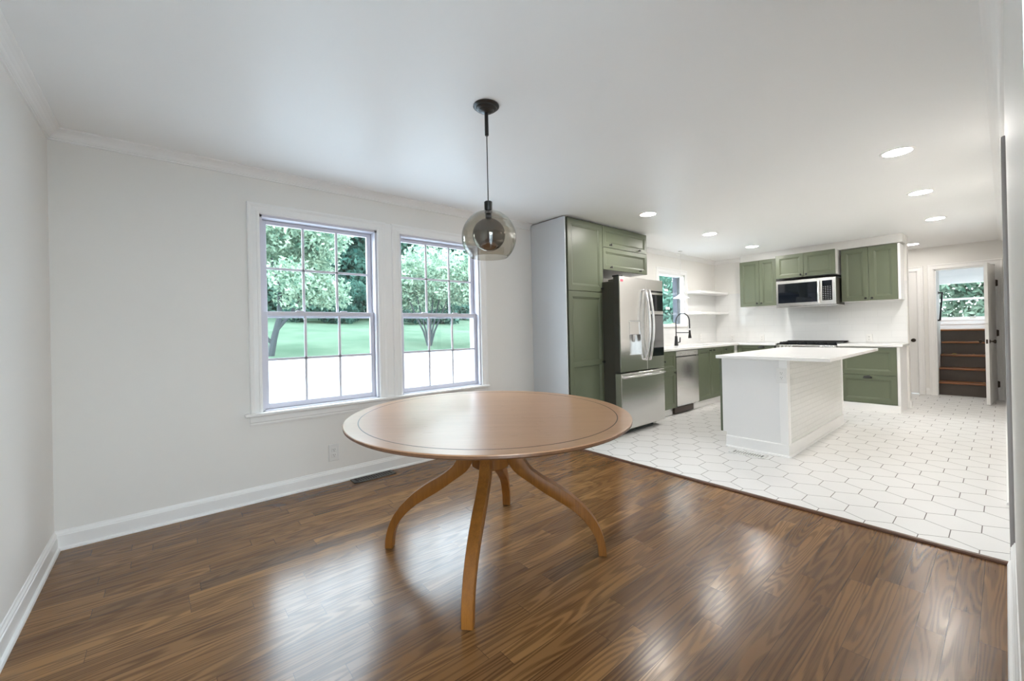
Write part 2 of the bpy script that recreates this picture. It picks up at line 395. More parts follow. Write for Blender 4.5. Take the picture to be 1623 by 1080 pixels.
def dh_window(name, x0, x1, z0, z1, kind='double'):
    """double hung window in the back wall, six panes each sash"""
    w = thing(name, 'white double hung window', 'window', ((x0+x1)/2, D+.06, z0)); del w['category']; del w['label']; w['kind'] = 'structure'
    e = .004
    casing(w, [(x0, D, z0), (x0, D, z1), (x1, D, z1), (x1, D, z0)], (0, -1, 0))
    # jamb liner
    m = MB(); y0, y1 = D+.001, D+.15
    m.box(x0, x0+.018, y0, y1, z0, z1).box(x1-.018, x1, y0, y1, z0, z1).box(x0, x1, y0, y1, z1-.018, z1).box(x0, x1, y0, y1, z0-.0, z0+.018)
    obj('jamb', m, 'vinyl', w)
    a, b = x0+.020, x1-.020
    zm = z0 + (z1-z0)*.495
    def sash(nm, yy, za, zb, st, rb, rt, mx, mz):
        m = MB(); t = .030
        m.box(a, a+st, yy, yy+t, za, zb, .003).box(b-st, b, yy, yy+t, za, zb, .003)
        m.box(a+st-.001, b-st+.001, yy+.001, yy+t-.001, za, za+rb, .003).box(a+st-.001, b-st+.001, yy+.001, yy+t-.001, zb-rt, zb, .003)
        s = obj(nm, m, 'vinyl', w)
        obj('pane', BX(a+st-.004, b-st+.004, yy+.013, yy+.017, za+rb-.004, zb-rt+.004), 'glass', s)
        g = MB(); gw = .0095; W_, H_ = (b-a-2*st), (zb-za-rb-rt)
        for i in (1, 2):
            c = a+st+W_*i/3; g.box(c-gw, c+gw, yy+.002, yy+.0125, za+rb-.002, zb-rt+.002, .002)
        c = za+rb+H_*.5; g.box(a+st-.002, b-st+.002, yy+.002, yy+.0125, c-gw, c+gw, .002)
        obj('muntins', g, 'vinyl', s); return s
    u = sash('upper_sash', D+.085, zm-.02, z1-.02, .038, .045, .030, 2, 1)
    l = sash('lower_sash', D+.047, z0+.019, zm+.028, .032, .040, .036, 2, 1)
    for i in (1, 3):
        c = a + (b-a)*(.30 if i == 1 else .70)
        obj('tilt_latch', MB().box(c-.028, c+.028, D+.047, D+.072, zm+.028, zm+.036, .003), 'vinyl', l)
    obj('sash_lock', MB().box((a+b)/2-.03, (a+b)/2+.03, D+.080, D+.084, zm+.002, zm+.012, .002), 'lock', u)
    return w
dh_window('window_1', *W1); dh_window('window_2', *W2)
# shared stool and apron
struct('trim_4', MB().box(.428, 2.612, D-.048, D+.060, .628, .650, .006, 2), 'trim')
APR = [(0, 0), (.072, 0), (.072, .010), (.060, .013), (.052, .012), (.045, .016), (.012, .016), (.004, .012), (0, .010)]
struct('trim_5', MB().sweep(APR, [(.462, D, .628), (2.59, D, .628)], (0, -1, 0), flip=-1), 'trim')
struct('trim_6', BX(1.512, 1.569, D-.012, D, .65, 2.19), 'trim')
for i, (x0, x1) in enumerate(((W1[0], W1[1]), (W2[0], W2[1]))):
    struct('trim_%d' % (7+i), BX(x0, x1, D+.060, D+.23, .615, .640), 'vinyl')

# kitchen window above the sink
k3 = thing('window_3', '', '', ((W3[0]+W3[1])/2, D+.06, W3[2])); del k3['category']; del k3['label']; k3['kind'] = 'structure'
casing(k3, [(W3[0], D, W3[2]), (W3[0], D, W3[3]), (W3[1], D, W3[3]), (W3[1], D, W3[2])], (0, -1, 0))
m = MB(); x0, x1, z0, z1 = W3
m.box(x0, x0+.03, D+.001, D+.12, z0, z1).box(x1-.03, x1, D+.001, D+.12, z0, z1).box(x0, x1, D+.001, D+.12, z1-.03, z1).box(x0, x1, D-.03, D+.12, z0-.02, z0+.03, .004)
obj('frame', m, 'trim', k3)
obj('pane', BX(x0+.03, x1-.03, D+.055, D+.060, z0+.03, z1-.03), 'glass', k3)
obj('brick_reveal', BX(x1-.030, x1+.0, D+.066, D+.2, z0, z1), plain('dark_brick', (.05, .055, .07), .8, .3, 20), k3)
obj('latch', MB().box(6.46, 6.54, D-.005, D+.03, z0+.03, z0+.045, .003), 'lock', k3)
for i, (xx, zz) in enumerate(((6.36, 1.83), (6.40, 1.53))):
    tag(obj('paper_sticker', BX(xx-.06, xx+.05, D+.0515, D+.0525, zz-.02, zz+.02), 'paper'), ('upper' if i == 0 else 'lower') + ' small white paper sticker on the kitchen window glass', 'sticker', 'stickers on the kitchen window')

# unseen glazed opening added in the right wall to light the dining end
k5 = thing('added_patio_window', '', '', (.30, RW-.1, 0)); del k5['category']; del k5['label']; k5['kind'] = 'structure'
m = MB(); x0, x1, z1 = PD[0], PD[1], PD[3]
m.box(x0, x0+.05, RW-.14, RW-.06, 0, z1).box(x1-.05, x1, RW-.14, RW-.06, 0, z1).box(x0, x1, RW-.14, RW-.06, z1-.05, z1).box(x0, x1, RW-.14, RW-.06, 0, .03)
obj('frame', m, 'vinyl', k5)
obj('pane', BX(x0+.05, x1-.05, RW-.102, RW-.098, .03, z1-.05), 'glass', k5)

# doorway on the right wall (seen edge-on)
k6 = thing('door_1', '', '', ((DR[0]+DR[1])/2, RW, 0)); del k6['category']; del k6['label']; k6['kind'] = 'structure'
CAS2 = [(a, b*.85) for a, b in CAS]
obj('casing', MB().sweep(CAS2, [(DR[0], RW, .06), (DR[0], RW, DR[3]), (DR[1], RW, DR[3]), (DR[1], RW, 0)], (0, 1, 0), flip=-1), 'shadec', k6)
obj('plinth', BX(DR[0]-.082, DR[0], RW, RW+.018, 0, .06), 'trim', k6)
obj('door_leaf', BX(DR[0]+.004, DR[1]-.004, RW-.06, RW-.02, .008, DR[3]-.004), 'trim', k6)

# ---------------------------------------------------------------- hall doors
c1 = thing('door_2', '', '', (XF, 1.3, 0)); del c1['category']; del c1['label']; c1['kind'] = 'structure'
casing(c1, [(XF, CD[0], 0), (XF, CD[0], CD[3]), (XF, CD[1], CD[3]), (XF, CD[1], 0)], (-1, 0, 0), flip=-1)
lf = MB(); lf.box(XF+.005, XF+.04, CD[0]+.004, CD[1]-.004, .012, CD[3]-.004, .002)
for z_ in (.25, 1.15): lf.front((XF+.006, CD[0]+.12, z_), (0, 1, 0), (-1, 0, 0), .53, .75, .006, .03, .004)
obj('door_leaf', lf, 'trim', c1)
def door_knob(parent, c, ax, mat='brass'):
    return obj('door_knob', MB().lathe([(.0, -.001), (.028, 0), (.030, .004), (.022, .009), (.010, .012), (.009, .032), (.018, .038), (.027, .048), (.028, .056), (.020, .066), (0, .069)], c, ax), mat, parent, True)
door_knob(c1, (XF+.004, 1.000, .905), (-1, 0, 0))
c2 = thing('door_3', '', '', (XF, .4, 0)); del c2['category']; del c2['label']; c2['kind'] = 'structure'
casing(c2, [(XF, SD[0], 0), (XF, SD[0], SD[3]), (XF, SD[1], SD[3]), (XF, SD[1], 0)], (-1, 0, 0), flip=-1)
m = MB(); m.box(XF, XF+.12, SD[0]-.0, SD[0]+.018, 0, SD[3]).box(XF, XF+.12, SD[1]-.018, SD[1], 0, SD[3]).box(XF, XF+.12, SD[0], SD[1], SD[3]-.018, SD[3])
obj('jamb', m, 'trim', c2)
# open door leaf, swung towards the kitchen
HX, HY = XF-.022, .088; EX, EY = 8.96, .152
dl = thing('open_door', 'white door standing open in front of the dark stairs, with bronze knobs', 'door', (HX, HY, 0))
d_ = Vector((EX-HX, EY-HY, 0)).normalized(); n_ = Vector((-d_.y, d_.x, 0)); n_ = n_ if n_.y > 0 else -n_
Ld = (Vector((EX, EY, 0))-Vector((HX, HY, 0))).length; T_ = .036
P0 = Vector((HX, HY, .012))
def quad_prism(mb, p, d, n, ln, t, h):
    a = [p, p+d*ln, p+d*ln+n*t, p+n*t]; mb.grid([a, [q+Vector((0, 0, h)) for q in a]]); return mb
obj('door_leaf', quad_prism(MB(), P0, d_, n_, Ld, T_, 2.03), 'trim', dl)
kp = P0 + d_*(Ld-.06) + Vector((0, 0, .90))
door_knob(dl, kp + n_*(T_-.002), tuple(n_)); door_knob(dl, kp + n_*.002, tuple(-n_))
ep = P0 + d_*Ld + Vector((0, 0, .87))
obj('latch_plate', quad_prism(MB(), ep + n_*.008 - d_*.001, d_, n_, .003, .020, .06), 'brass', dl)
for z_ in (.24, 1.02, 1.78):
    hg = MB(); hg.box(XF-.030, XF-.019, .062, .084, z_-.045, z_+.045, .002); hg.lathe([(.006, -.05), (.006, .05)], (XF-.028, .088-.008, z_), n=10)
    obj('hinge', hg, 'brass', dl)

k7 = thing('added_stair_window', '', '', (11.0, RW-.1, 1.15)); del k7['category']; del k7['label']; k7['kind'] = 'structure'  # unseen side window added to brighten the stairwell
obj('frame', BX(10.9, 11.6, RW-.12, RW-.06, 1.3, 1.34).box(10.9, 11.6, RW-.12, RW-.06, 2.06, 2.1).box(10.9, 10.94, RW-.12, RW-.06, 1.3, 2.1).box(11.56, 11.6, RW-.12, RW-.06, 1.3, 2.1), 'vinyl', k7)
obj('pane', BX(10.93, 11.57, RW-.092, RW-.088, 1.33, 2.07), 'glass', k7)
portal((11.25, -.2, 1.7), (R(90), 0, 0), .66, .76)

# stairs
st = thing('staircase', 'dark brown stairs with worn orange-brown wood treads beyond the open door', 'stairs', (XF+.12, .4, 0))
RISE, RUN, SX = .213, .25, XF+.152
for i in range(5):
    z = RISE*(i+1); x = SX+RUN*i
    obj('riser', BX(x, x+.02, RW+.002, .733 if i < 4 else .998, z-RISE, z-.028), 'riser', st)
    x1 = x+RUN+.02 if i < 4 else XR-.002
    obj('tread', BX(x-.028, x1, RW+.002, .733 if i < 4 else .998, z-.028, z, .008, 2), 'tread', st)
tag(obj('yellow_leaf', MB().lathe([(.001, 0), (.030, .006), (.034, .012), (.012, .018), (.001, .016)], (SX+RUN*2+.07, .57, RISE*3), n=7), 'leafdry'), 'small dry yellow leaf lying on a stair tread', 'leaf')
db = MB()
for i in range(34):
    k = random.choice((0, 2, 3)); s_ = random.uniform(.004, .011)
    c = Vector((SX+RUN*k+.03+random.random()*.12, random.uniform(.12, .36) if k else random.uniform(.11, .36), RISE*(k+1)+s_*.6))
    bmesh.ops.create_icosphere(db.b, subdivisions=1, radius=s_, matrix=Matrix.Translation(c))
tag(obj('debris_crumbs', db, 'crumb'), 'scattered plaster crumbs on the stair treads', 'debris', kind='stuff')
# stair rail
rl = thing('grab_rail', 'black metal grab rail on the wall beside the stairs', 'rail', (9.95, .72, 1.25))
obj('bar', MB().tube([(9.95, .700, 1.232), (10.20, .685, 1.706)], .013), 'black', rl, True)
for x, y, z in ((9.95, .700, 1.232), (10.20, .685, 1.706)):
    obj('bracket', MB().tube([(x, y, z), (x, .734, z)], .012).lathe([(.028, 0), (.028, .006)], (x, .728, z), (0, 1, 0)), 'black', rl, True)
# stair window
k4 = thing('window_5', '', '', (XR, .4, W4[2])); del k4['category']; del k4['label']; k4['kind'] = 'structure'
y0, y1, z0, z1 = W4
m = MB(); m.box(XR-.01, XR+.10, y0, y0+.02, z0, z1).box(XR-.01, XR+.10, y1-.02, y1, z0, z1).box(XR-.01, XR+.10, y0, y1, z1-.035, z1).box(XR-.02, XR+.10, y0, y1, z0, z0+.035).box(XR+.02, XR+.07, y0, y1, 1.625, 1.665)
obj('frame', m, 'trim', k4)
obj('pane', BX(XR+.045, XR+.05, y0+.02, y1-.02, z0+.03, z1-.03), 'glass', k4)
obj('casing', BX(XR-.018, XR-.0, RW+.01, .99, z1, z1+.10).box(XR-.03, XR, RW+.01, .99, z0-.03, z0).box(XR-.016, XR, RW+.01, .99, z0-.11, z0-.03), 'trim', k4)
obj('lift', BX(XR-.026, XR-.012, .36, .44, z0+.008, z0+.02, .002), 'lock', k4)
portal((XR+.25, .4, 1.62), (0, R(90), 0), .8, .85)

# ---------------------------------------------------------------- small fixtures
def outlet(c, n, label, group='wall outlets', mat='plate', sc=1.0):
    """duplex outlet; c centre on wall, n outward"""
    n = Vector(n); z = Vector((0, 0, 1)); u = z.cross(n)
    t = thing('wall_outlet', label, 'outlet', c, group); c = Vector(c)
    def rb(mb, cu, cz, w, h, d0, d1):
        a = [c+u*(cu+sx*w/2)+z*(cz+sz*h/2)+n*d0 for sx, sz in ((-1, -1), (1, -1), (1, 1), (-1, 1))]
        f = min(.003, w*.2)
        b = [c+u*(cu+sx*(w/2-f))+z*(cz+sz*(h/2-f))+n*d1 for sx, sz in ((-1, -1), (1, -1), (1, 1), (-1, 1))]
        a2 = [p+n*((d1-d0)*.5) for p in a]; mb.grid([a, a2, b]); return mb
    obj('cover_plate', rb(MB(), 0, 0, .072*sc, .118*sc, 0.0, .006), mat, t)
    for s_ in (-1, 1):
        f = obj('socket_face', rb(MB(), 0, s_*.021*sc, .034*sc, .030*sc, .006, .0085), mat, t)
        m = MB()
        rb(m, -.007, s_*.021+.004, .0028, .009, .0085, .0088); rb(m, .007, s_*.021+.004, .0028, .008, .0085, .0088); rb(m, 0, s_*.021-.008, .005, .005, .0085, .0088)
        obj('slots', m, 'slot', f)
    return t
outlet((1.040, D, .250), (0, -1, 0), 'white duplex outlet low on the dining wall, under the left window', group='wall outlets', sc=1.15)
outlet((XE-.012, 3.233, .99), (-1, 0, 0), 'white outlet on tile, leftmost on the range wall near the corner')
outlet((XE-.012, 2.739, .99), (-1, 0, 0), 'white outlet on tile between the corner and the range')
outlet((XE-.012, 1.300, .99), (-1, 0, 0), 'white outlet on tile right of the range')
outlet((7.38, D-.012, 1.02), (0, -1, 0), 'white outlet on tile of the sink wall, below the floating shelves')

def register(name, label, x0, x1, y0, y1, mat, along, slots, slotmat):
    t = thing(name, label, 'vent', ((x0+x1)/2, (y0+y1)/2, 0))
    m = MB(); h = .007; bx = .028 if along == 'x' else .02; by = .02 if along == 'x' else .028
    m.box(x0, x0+bx, y0, y1, .0, h, .002).box(x1-bx, x1, y0, y1, .0, h, .002).box(x0, x1, y0, y0+by, .0, h, .002).box(x0, x1, y1-by, y1, .0, h, .002)
    n = slots
    for i in range(n-1):
        if along == 'x':
            c = x0+bx+(x1-x0-2*bx)*(i+1)/n; m.box(c-.0045, c+.0045, y0+by-.001, y1-by+.001, .001, h-.001)
        else:
            c = y0+by+(y1-y0-2*by)*(i+1)/n; m.box(x0+bx-.001, x1-bx+.001, c-.0045, c+.0045, .001, h-.001)
    obj('grille', m, mat, t)
    obj('duct_shadow', BX(x0+.01, x1-.01, y0+.01, y1-.01, .0002, .001), slotmat, t)
register('floor_vent', 'dark bronze floor register against the baseboard under the windows', 1.155, 1.512, 3.392, 3.508, 'vent', 'x', 14, 'dark')
register('floor_vent', 'white floor register in the hexagon tiles beside the island', 4.13, 4.25, 1.42, 1.73, 'plate', 'y', 12, 'vent')

# recessed lights
RL = [((4.057, .48), 'nearest large one on the right, above the tile edge'), ((5.50, .495), 'second of the right-hand row'), ((7.048, .515), 'third of the right-hand row, near the wall cabinets'),
      ((9.05, .93), 'small far one beside the end of the wall cabinets'), ((4.01, 2.458), 'one in front of the fridge'), ((5.554, 2.498), 'one above the dishwasher and island'), ((7.004, 2.507), 'one above the left wall cabinets by the microwave')]
for (x, y), lb in RL:
    t = thing('recessed_light', 'round recessed ceiling light, lit, ' + lb, 'light', (x, y, H), 'recessed ceiling lights')
    obj('trim_ring', MB().lathe([(.078, -.0005), (.098, -.0005), (.098, -.003), (.090, -.006), (.080, -.005), (.078, -.0005)], (x, y, H), n=36), 'trim', t, True)
    obj('lens', MB().lathe([(.0, -.0010), (.0795, -.0010), (.0795, -.0035), (.0, -.0042)], (x, y, H), n=36), 'lamp' if x < 9 else 'lampdim', t)

# ---------------------------------------------------------------- dining pendant
PX, PY = 1.357, 1.797
t = NT('smoked_glass'); lw = t.n('LayerWeight'); lw.inputs[0].default_value = .35
tr = t.n('BsdfTransparent'); t.l(t.ramp(lw.outputs['Facing'], [(0, (.88, .865, .83)), (.6, (.82, .80, .76)), (1, (.45, .44, .42))]), tr.inputs[0])
gl = t.n('BsdfGlossy'); gl.inputs['Roughness'].default_value = .02; fr = t.n('Fresnel'); thin_ior(t, fr, 1.5)
mx = t.n('MixShader'); t.l(t.math('MULTIPLY_ADD', fr.outputs[0], 1.0, .02), mx.inputs[0]); t.l(tr.outputs[0], mx.inputs[1]); t.l(gl.outputs[0], mx.inputs[2]); t.l(mx.outputs[0], t.out.inputs[0]); M['smoke'] = t.m
M['mirror'] = plain('smoked_mirror_glass', (.19, .172, .155), .06, .03, Metallic=1.0)
pd = thing('globe_pendant', 'black pendant lamp with smoked glass globe hanging above the round table', 'pendant lamp', (PX, PY, 1.59))
obj('canopy', MB().lathe([(0, 0), (.070, 0), (.071, -.006), (.064, -.012), (.058, -.013), (.056, -.019), (.047, -.024), (.042, -.025), (.038, -.031), (.026, -.036), (.014, -.040), (0, -.041)], (PX, PY, H), n=40), 'black', pd, True)
obj('stem', MB().lathe([(0, 0), (.010, 0), (.0105, -.002), (.0105, -.124), (.008, -.128), (0, -.129)], (PX, PY, H-.036), n=16), 'black', pd, True)
obj('cord', MB().lathe([(0, 0), (.0028, 0), (.0028, .37), (0, .37)], (PX, PY, 1.914), n=8), 'blackp', pd)
obj('socket', MB().lathe([(0, 0), (.020, 0), (.022, .003), (.022, .060), (.019, .063), (0, .063)], (PX, PY, 1.855), n=24).lathe([(0, 0), (.014, 0), (.019, .006), (.014, .010), (.019, .014), (.014, .018), (.019, .022), (.016, .028), (0, .03)], (PX, PY, 1.826), n=20), 'black', pd, True)
Rg = .148; zc = 1.722; pr = []
a0 = math.asin(.018/Rg); a1 = math.pi - math.asin(.100/Rg)
for i in range(29):
    a = a0+(a1-a0)*i/28; pr.append((Rg*math.sin(a), Rg*math.cos(a)))
inner = [((Rg-.003)*math.sin(a0+(a1-a0)*i/28), (Rg-.003)*math.cos(a0+(a1-a0)*i/28)) for i in range(28, -1, -1)]
obj('glass_globe', MB().lathe(pr+inner, (PX, PY, zc), n=56), 'smoke', pd, True)
Ri = .089; zi = 1.737
obj('inner_globe', MB().lathe([(Ri*math.sin(math.pi*i/28), Ri*math.cos(math.pi*i/28)) for i in range(29)], (PX, PY, zi), n=48), 'mirror', pd, True)

# sink pendant
SXp, SYp = 6.385, 3.35
sp_ = thing('cone_pendant', 'small lit white pendant on a thin cord in front of the kitchen window', 'pendant lamp', (SXp, SYp, 1.66))
obj('cord', MB().lathe([(0, 0), (.003, 0), (.003, H-1.76), (0, H-1.76)], (SXp, SYp, 1.76), n=6), 'plate', sp_)
obj('canopy', MB().lathe([(0, 0), (.03, 0), (.028, -.015), (0, -.02)], (SXp, SYp, H), n=20), 'plate', sp_, True)
obj('lamp_shade', MB().lathe([(.012, .10), (.03, .075), (.08, .04), (.125, .018), (.125, .014), (.078, .034), (.028, .068), (.012, .09)], (SXp, SYp, 1.665), n=32), 'plate', sp_, True)
obj('bulb', MB().lathe([(0, 0), (.02, .006), (.032, .022), (.032, .036), (.018, .055), (.01, .06)], (SXp, SYp, 1.665), n=20), 'lamp2', sp_, True)

# ---------------------------------------------------------------- round table
TC = Vector((1.3655, 1.852, 0)); TA, TB = .812, .748; ax1 = Vector((.340, .9404, 0)).normalized(); ax2 = Vector((-.9404, .340, 0)).normalized()
tb = thing('dining_table', 'round brown wood pedestal table with four splayed curved legs on the oak floor', 'table', (TC.x, TC.y, 0))
def ell(k, z, n=120): return [TC + ax1*((TA-k)*math.cos(2*math.pi*i/n)) + ax2*((TB-k)*math.sin(2*math.pi*i/n)) + Vector((0, 0, z)) for i in range(n)]
ZT = .765
obj('tabletop', MB().grid([ell(.70, ZT), ell(.0745, ZT), ell(.0735, ZT-.0015), ell(.0725, ZT), ell(.004, ZT), ell(.001, ZT-.0015), ell(0, ZT-.004), ell(.004, ZT-.006), ell(.06, ZT-.020), ell(.70, ZT-.020)]), 'table', tb)
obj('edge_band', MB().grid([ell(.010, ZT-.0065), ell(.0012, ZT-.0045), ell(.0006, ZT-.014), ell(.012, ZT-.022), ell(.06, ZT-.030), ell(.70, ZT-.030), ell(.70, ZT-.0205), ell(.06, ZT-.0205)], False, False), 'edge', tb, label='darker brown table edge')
obj('inlay_line', MB().grid([ell(.0695, ZT), ell(.0695, ZT+.0004), ell(.0745, ZT+.0004), ell(.0745, ZT)], False, False), 'line', tb)
HC = Vector((1.367, 1.838, 0))
oc = [(.098, .485), (.104, .492), (.104, .735)]
obj('hub', MB().lathe([(0, .470), (.095, .470), (.103, .478), (.103, ZT-.0305), (0, ZT-.0305)], HC, n=32), 'leg', tb, True)
OUT = [(.118, .735), (.126, .66), (.145, .585), (.181, .518), (.216, .466), (.285, .414), (.36, .371), (.44, .316), (.507, .255), (.556, .194), (.588, .132), (.607, .064), (.612, .006)]
INN = [(.075, .735), (.075, .62), (.082, .545), (.104, .487), (.138, .441), (.214, .387), (.289, .335), (.364, .291), (.437, .245), (.496, .192), (.538, .134), (.563, .074), (.570, .006)]
def interp(P, t):
    # catmull-rom through P
    n = len(P)-1; f = t*n; i = min(int(f), n-1); u = f-i
    p0, p1, p2, p3 = P[max(i-1, 0)], P[i], P[i+1], P[min(i+2, n)]
    return tuple(.5*(2*p1[k]+(p2[k]-p0[k])*u+(2*p0[k]-5*p1[k]+4*p2[k]-p3[k])*u*u+(3*p1[k]-p0[k]-3*p2[k]+p3[k])*u**3) for k in (0, 1))
for foot in ((.956, 2.258), (.93, 1.43), (1.777, 1.405), (1.807, 2.255)):
    v = Vector((foot[0]-HC.x, foot[1]-HC.y, 0)); k_ = v.length/.592; dr = v.normalized(); nn = Vector((-dr.y, dr.x, 0)); loops = []
    for i in range(49):
        a = interp(OUT, i/48); b = interp(INN, i/48); w_ = .0295 - .0045*i/48; bv = .0025
        def P(rz, s_, q=0): return HC + dr*(rz[0]*k_) + nn*(s_*(w_-q)) + Vector((0, 0, rz[1]))
        a2 = (a[0]+(b[0]-a[0])*.06, a[1]+(b[1]-a[1])*.06); b2 = (b[0]+(a[0]-b[0])*.06, b[1]+(a[1]-b[1])*.06)
        loops.append([P(a, -1, bv), P(a, 1, bv), P(a2, 1), P(b2, 1), P(b, 1, bv), P(b, -1, bv), P(b2, -1), P(a2, -1)])
    lg = obj('leg', MB().grid(loops), 'leg', tb, True)
    ft = HC + dr*(.591*k_)
    obj('foot_pad', MB().lathe([(0, 0), (.016, 0), (.016, .006), (0, .006)], (ft.x, ft.y, 0), n=16), 'felt', lg)

# ---------------------------------------------------------------- cabinets
def knob(parent, c, n):
    return obj('knob', MB().lathe([(.0, -.001), (.009, 0), (.009, .002), (.005, .005), (.005, .014), (.010, .017), (.0145, .022), (.0145, .025), (.008, .029), (0, .030)], c, n, 16), 'black', parent, True)
def cup_pull(parent, c, n, w=.10):
    """half-dome bin pull, open below"""
    c = Vector(c); n = Vector(n); z = Vector((0, 0, 1)); u = z.cross(n); mb = MB()
    def sh(k): return [[c + u*(w/2*k*math.cos(math.pi*i/14)) + z*(.034*k*math.sin(math.pi*i/14)*math.cos(j*math.pi/16)) + n*(.026*k*math.sin(math.pi*i/14)*math.sin(j*math.pi/16)+.001) for i in range(15)] for j in range(9)]
    mb.grid(sh(1), False, False, closed=False); mb.grid([list(reversed(l)) for l in sh(.9)], False, False, closed=False)
    a = [c+u*(sx*w/2)+z*zz+n*dd for sx, zz, dd in ((-1, 0, 0), (1, 0, 0), (1, .004, 0), (-1, .004, 0))]
    mb.grid([a, [p+n*.005 for p in a]])
    return obj('cup_pull', mb, 'black', parent, True)
NY, NX = (0, -1, 0), (-1, 0, 0)
g_ = .0018
def fy(parent, x0, x1, z0, z1, yf, name='door', fr=.055, knob_at=None, mat='green', t=.02):
    """front facing the room from the back wall"""
    o = obj(name, MB().front((x0+g_, yf, z0+g_), (1, 0, 0), NY, x1-x0-2*g_, z1-z0-2*g_, t, fr), mat, parent)
    for k in (knob_at or []): knob(o, (k[0], yf-t, k[1]), NY)
    return o
def fx(parent, y0, y1, z0, z1, xf, name='door', fr=.055, knob_at=None, cup=None, mat='green', t=.02):
    o = obj(name, MB().front((xf, y0+g_, z0+g_), (0, 1, 0), NX, y1-y0-2*g_, z1-z0-2*g_, t, fr), mat, parent)
    for k in (knob_at or []): knob(o, (xf-t, k[0], k[1]), NX)
    if cup: cup_pull(o, (xf-t, cup[0], cup[1]), NX)
    return o

# tall pantry cabinet
YC = 3.02
pc = thing('pantry_cabinet', 'tall sage green two-door cabinet with pale grey side, left of the fridge', 'cabinet', (3.6, 3.28, 0))
obj('side_panel', BX(3.280, 3.294, YC-.014, D-.002, 0, 2.428, .001), 'gpanel', pc, label='pale grey side panel')
obj('carcass', BX(3.2955, 3.918, YC, D-.002, .09, 2.428).box(3.304, 3.918, YC+.05, D-.01, 0, .09), 'dark', pc)
fy(pc, 3.316, 3.918, 1.635, 2.425, YC, 'door', .062, [(3.880, 1.68)])
lw_ = MB().front((3.316+g_, YC, .10), (1, 0, 0), NY, .602-2*g_, 1.532, .02, .062)
dl2 = obj('door', lw_, 'green', pc)
obj('rail', BX(3.37, 3.865, YC-.0195, YC-.008, .80, .865, .003), 'green', dl2)
knob(dl2, (3.880, YC-.02, .83), NY)
# cabinet above the fridge
oc_ = thing('over_fridge_cabinet', 'sage green cabinet above the fridge with two stacked lift-up doors', 'cabinet', (4.38, 3.28, 1.90))
obj('carcass', BX(3.922, 4.846, YC, D-.002, 1.905, 2.424), 'white', oc_)
fy(oc_, 3.922, 4.846, 2.170, 2.424, YC, 'door', .05, [(4.062, 2.205), (4.653, 2.197)])
fy(oc_, 3.922, 4.846, 1.905, 2.170, YC, 'door', .05, [(4.064, 1.94), (4.672, 1.94)])

# fridge
FX0, FX1, FS = 3.882, 4.784, 4.405
fr_ = thing('refrigerator', 'stainless steel french door refrigerator with dark sides between green cabinets', 'refrigerator', ((FX0+FX1)/2, 3.1, 0))
obj('body', BX(FX0+.012, FX1-.012, 2.84, 3.50, .035, 1.752, .004), 'fside', fr_)
for a_ in (FX0+.10, FX1-.2): obj('top_cover', BX(a_, a_+.1, 2.86, 2.98, 1.752, 1.785, .003), 'fside', fr_)
obj('hinge_cover', BX(FX0+.012, FX0+.09, 2.77, 2.86, 1.797, 1.818, .004), 'blackp', fr_)
yf0, yf1 = 2.752, 2.834
ld = MB(); zb, zt = .718, 1.796
dx0, dx1, dz0, dz1 = 4.050, 4.292, .892, 1.296
for a, b, c, d in wall_cells([FX0, FS-.003, dx0, dx1], [zb, zt, dz0, dz1], [(dx0, dx1, dz0, dz1)]): ld.box(a, b, yf0, yf1, c, d)
bmesh.ops.remove_doubles(ld.b, verts=ld.b.verts, dist=1e-5)
ldo = obj('left_door', ld, 'steel', fr_)
obj('door_edge', BX(FX0-.0006, FX0+.001, yf0+.012, yf1, zb, zt), 'fside', ldo)
obj('dispenser_recess', BX(dx0, dx1, yf1-.012, yf1-.004, dz0, dz1).box(dx0, dx0+.006, yf0+.004, yf1-.01, dz0, dz1).box(dx1-.006, dx1, yf0+.004, yf1-.01, dz0, dz1).box(dx0, dx1, yf0+.004, yf1-.01, dz0, dz0+.012), 'steelh', ldo)
obj('dispenser_panel', BX(dx0+.004, dx1-.004, yf0-.006, yf0+.05, 1.135, dz1-.004, .005), 'chrome', ldo)
obj('dispenser_spout', MB().tube([(4.17, yf0+.030, 1.14), (4.17, yf0+.030, 1.09), (4.165, yf0+.026, 1.055)], [.030, .026, .016], 16), 'steelh', ldo, True)
obj('tag', BX(FX0+.012, FX0+.075, yf0-.001, yf0+.001, 1.765, 1.788), 'paper', ldo, label='white paper tag')
obj('tape', BX(FX0+.016, FX0+.068, yf0-.0012, yf0+.001, 1.738, 1.765), 'pink', ldo, label='pink tape')
rd = obj('right_door', BX(FS+.003, FX1, yf0, yf1, zb, zt, .004), 'steel', fr_)
obj('glass_panel', BX(FS+.062, FX1-.006, yf0-.003, yf0+.001, .865, 1.662, .001), 'bglass', rd)
for a_, b_ in ((1.615, 1.640), (1.375, 1.415)): obj('shelf_rail', BX(FS+.075, FX1-.010, yf0-.005, yf0-.0025, a_, b_), 'chrome', rd)
obj('inner_grey_panel', BX(FS+.085, FX1-.012, yf0-.0035, yf0-.002, .97, 1.36), 'gglass', rd)  # flat grey panel set on the dark door glass
fz = obj('freezer_drawer', BX(FX0, FX1, yf0, yf1, .066, .700, .004), 'steel', fr_)
obj('handle', MB().tube([(FX0+.05, yf0+.002, .655), (FX0+.055, yf0-.035, .662)]+[(FX0+.055+(FX1-FX0-.11)*i/12, yf0-.040-.022*math.sin(math.pi*i/12), .665) for i in range(13)]+[(FX1-.055, yf0-.035, .662), (FX1-.05, yf0+.002, .655)], .0125, 10), 'chrome', fz, True)
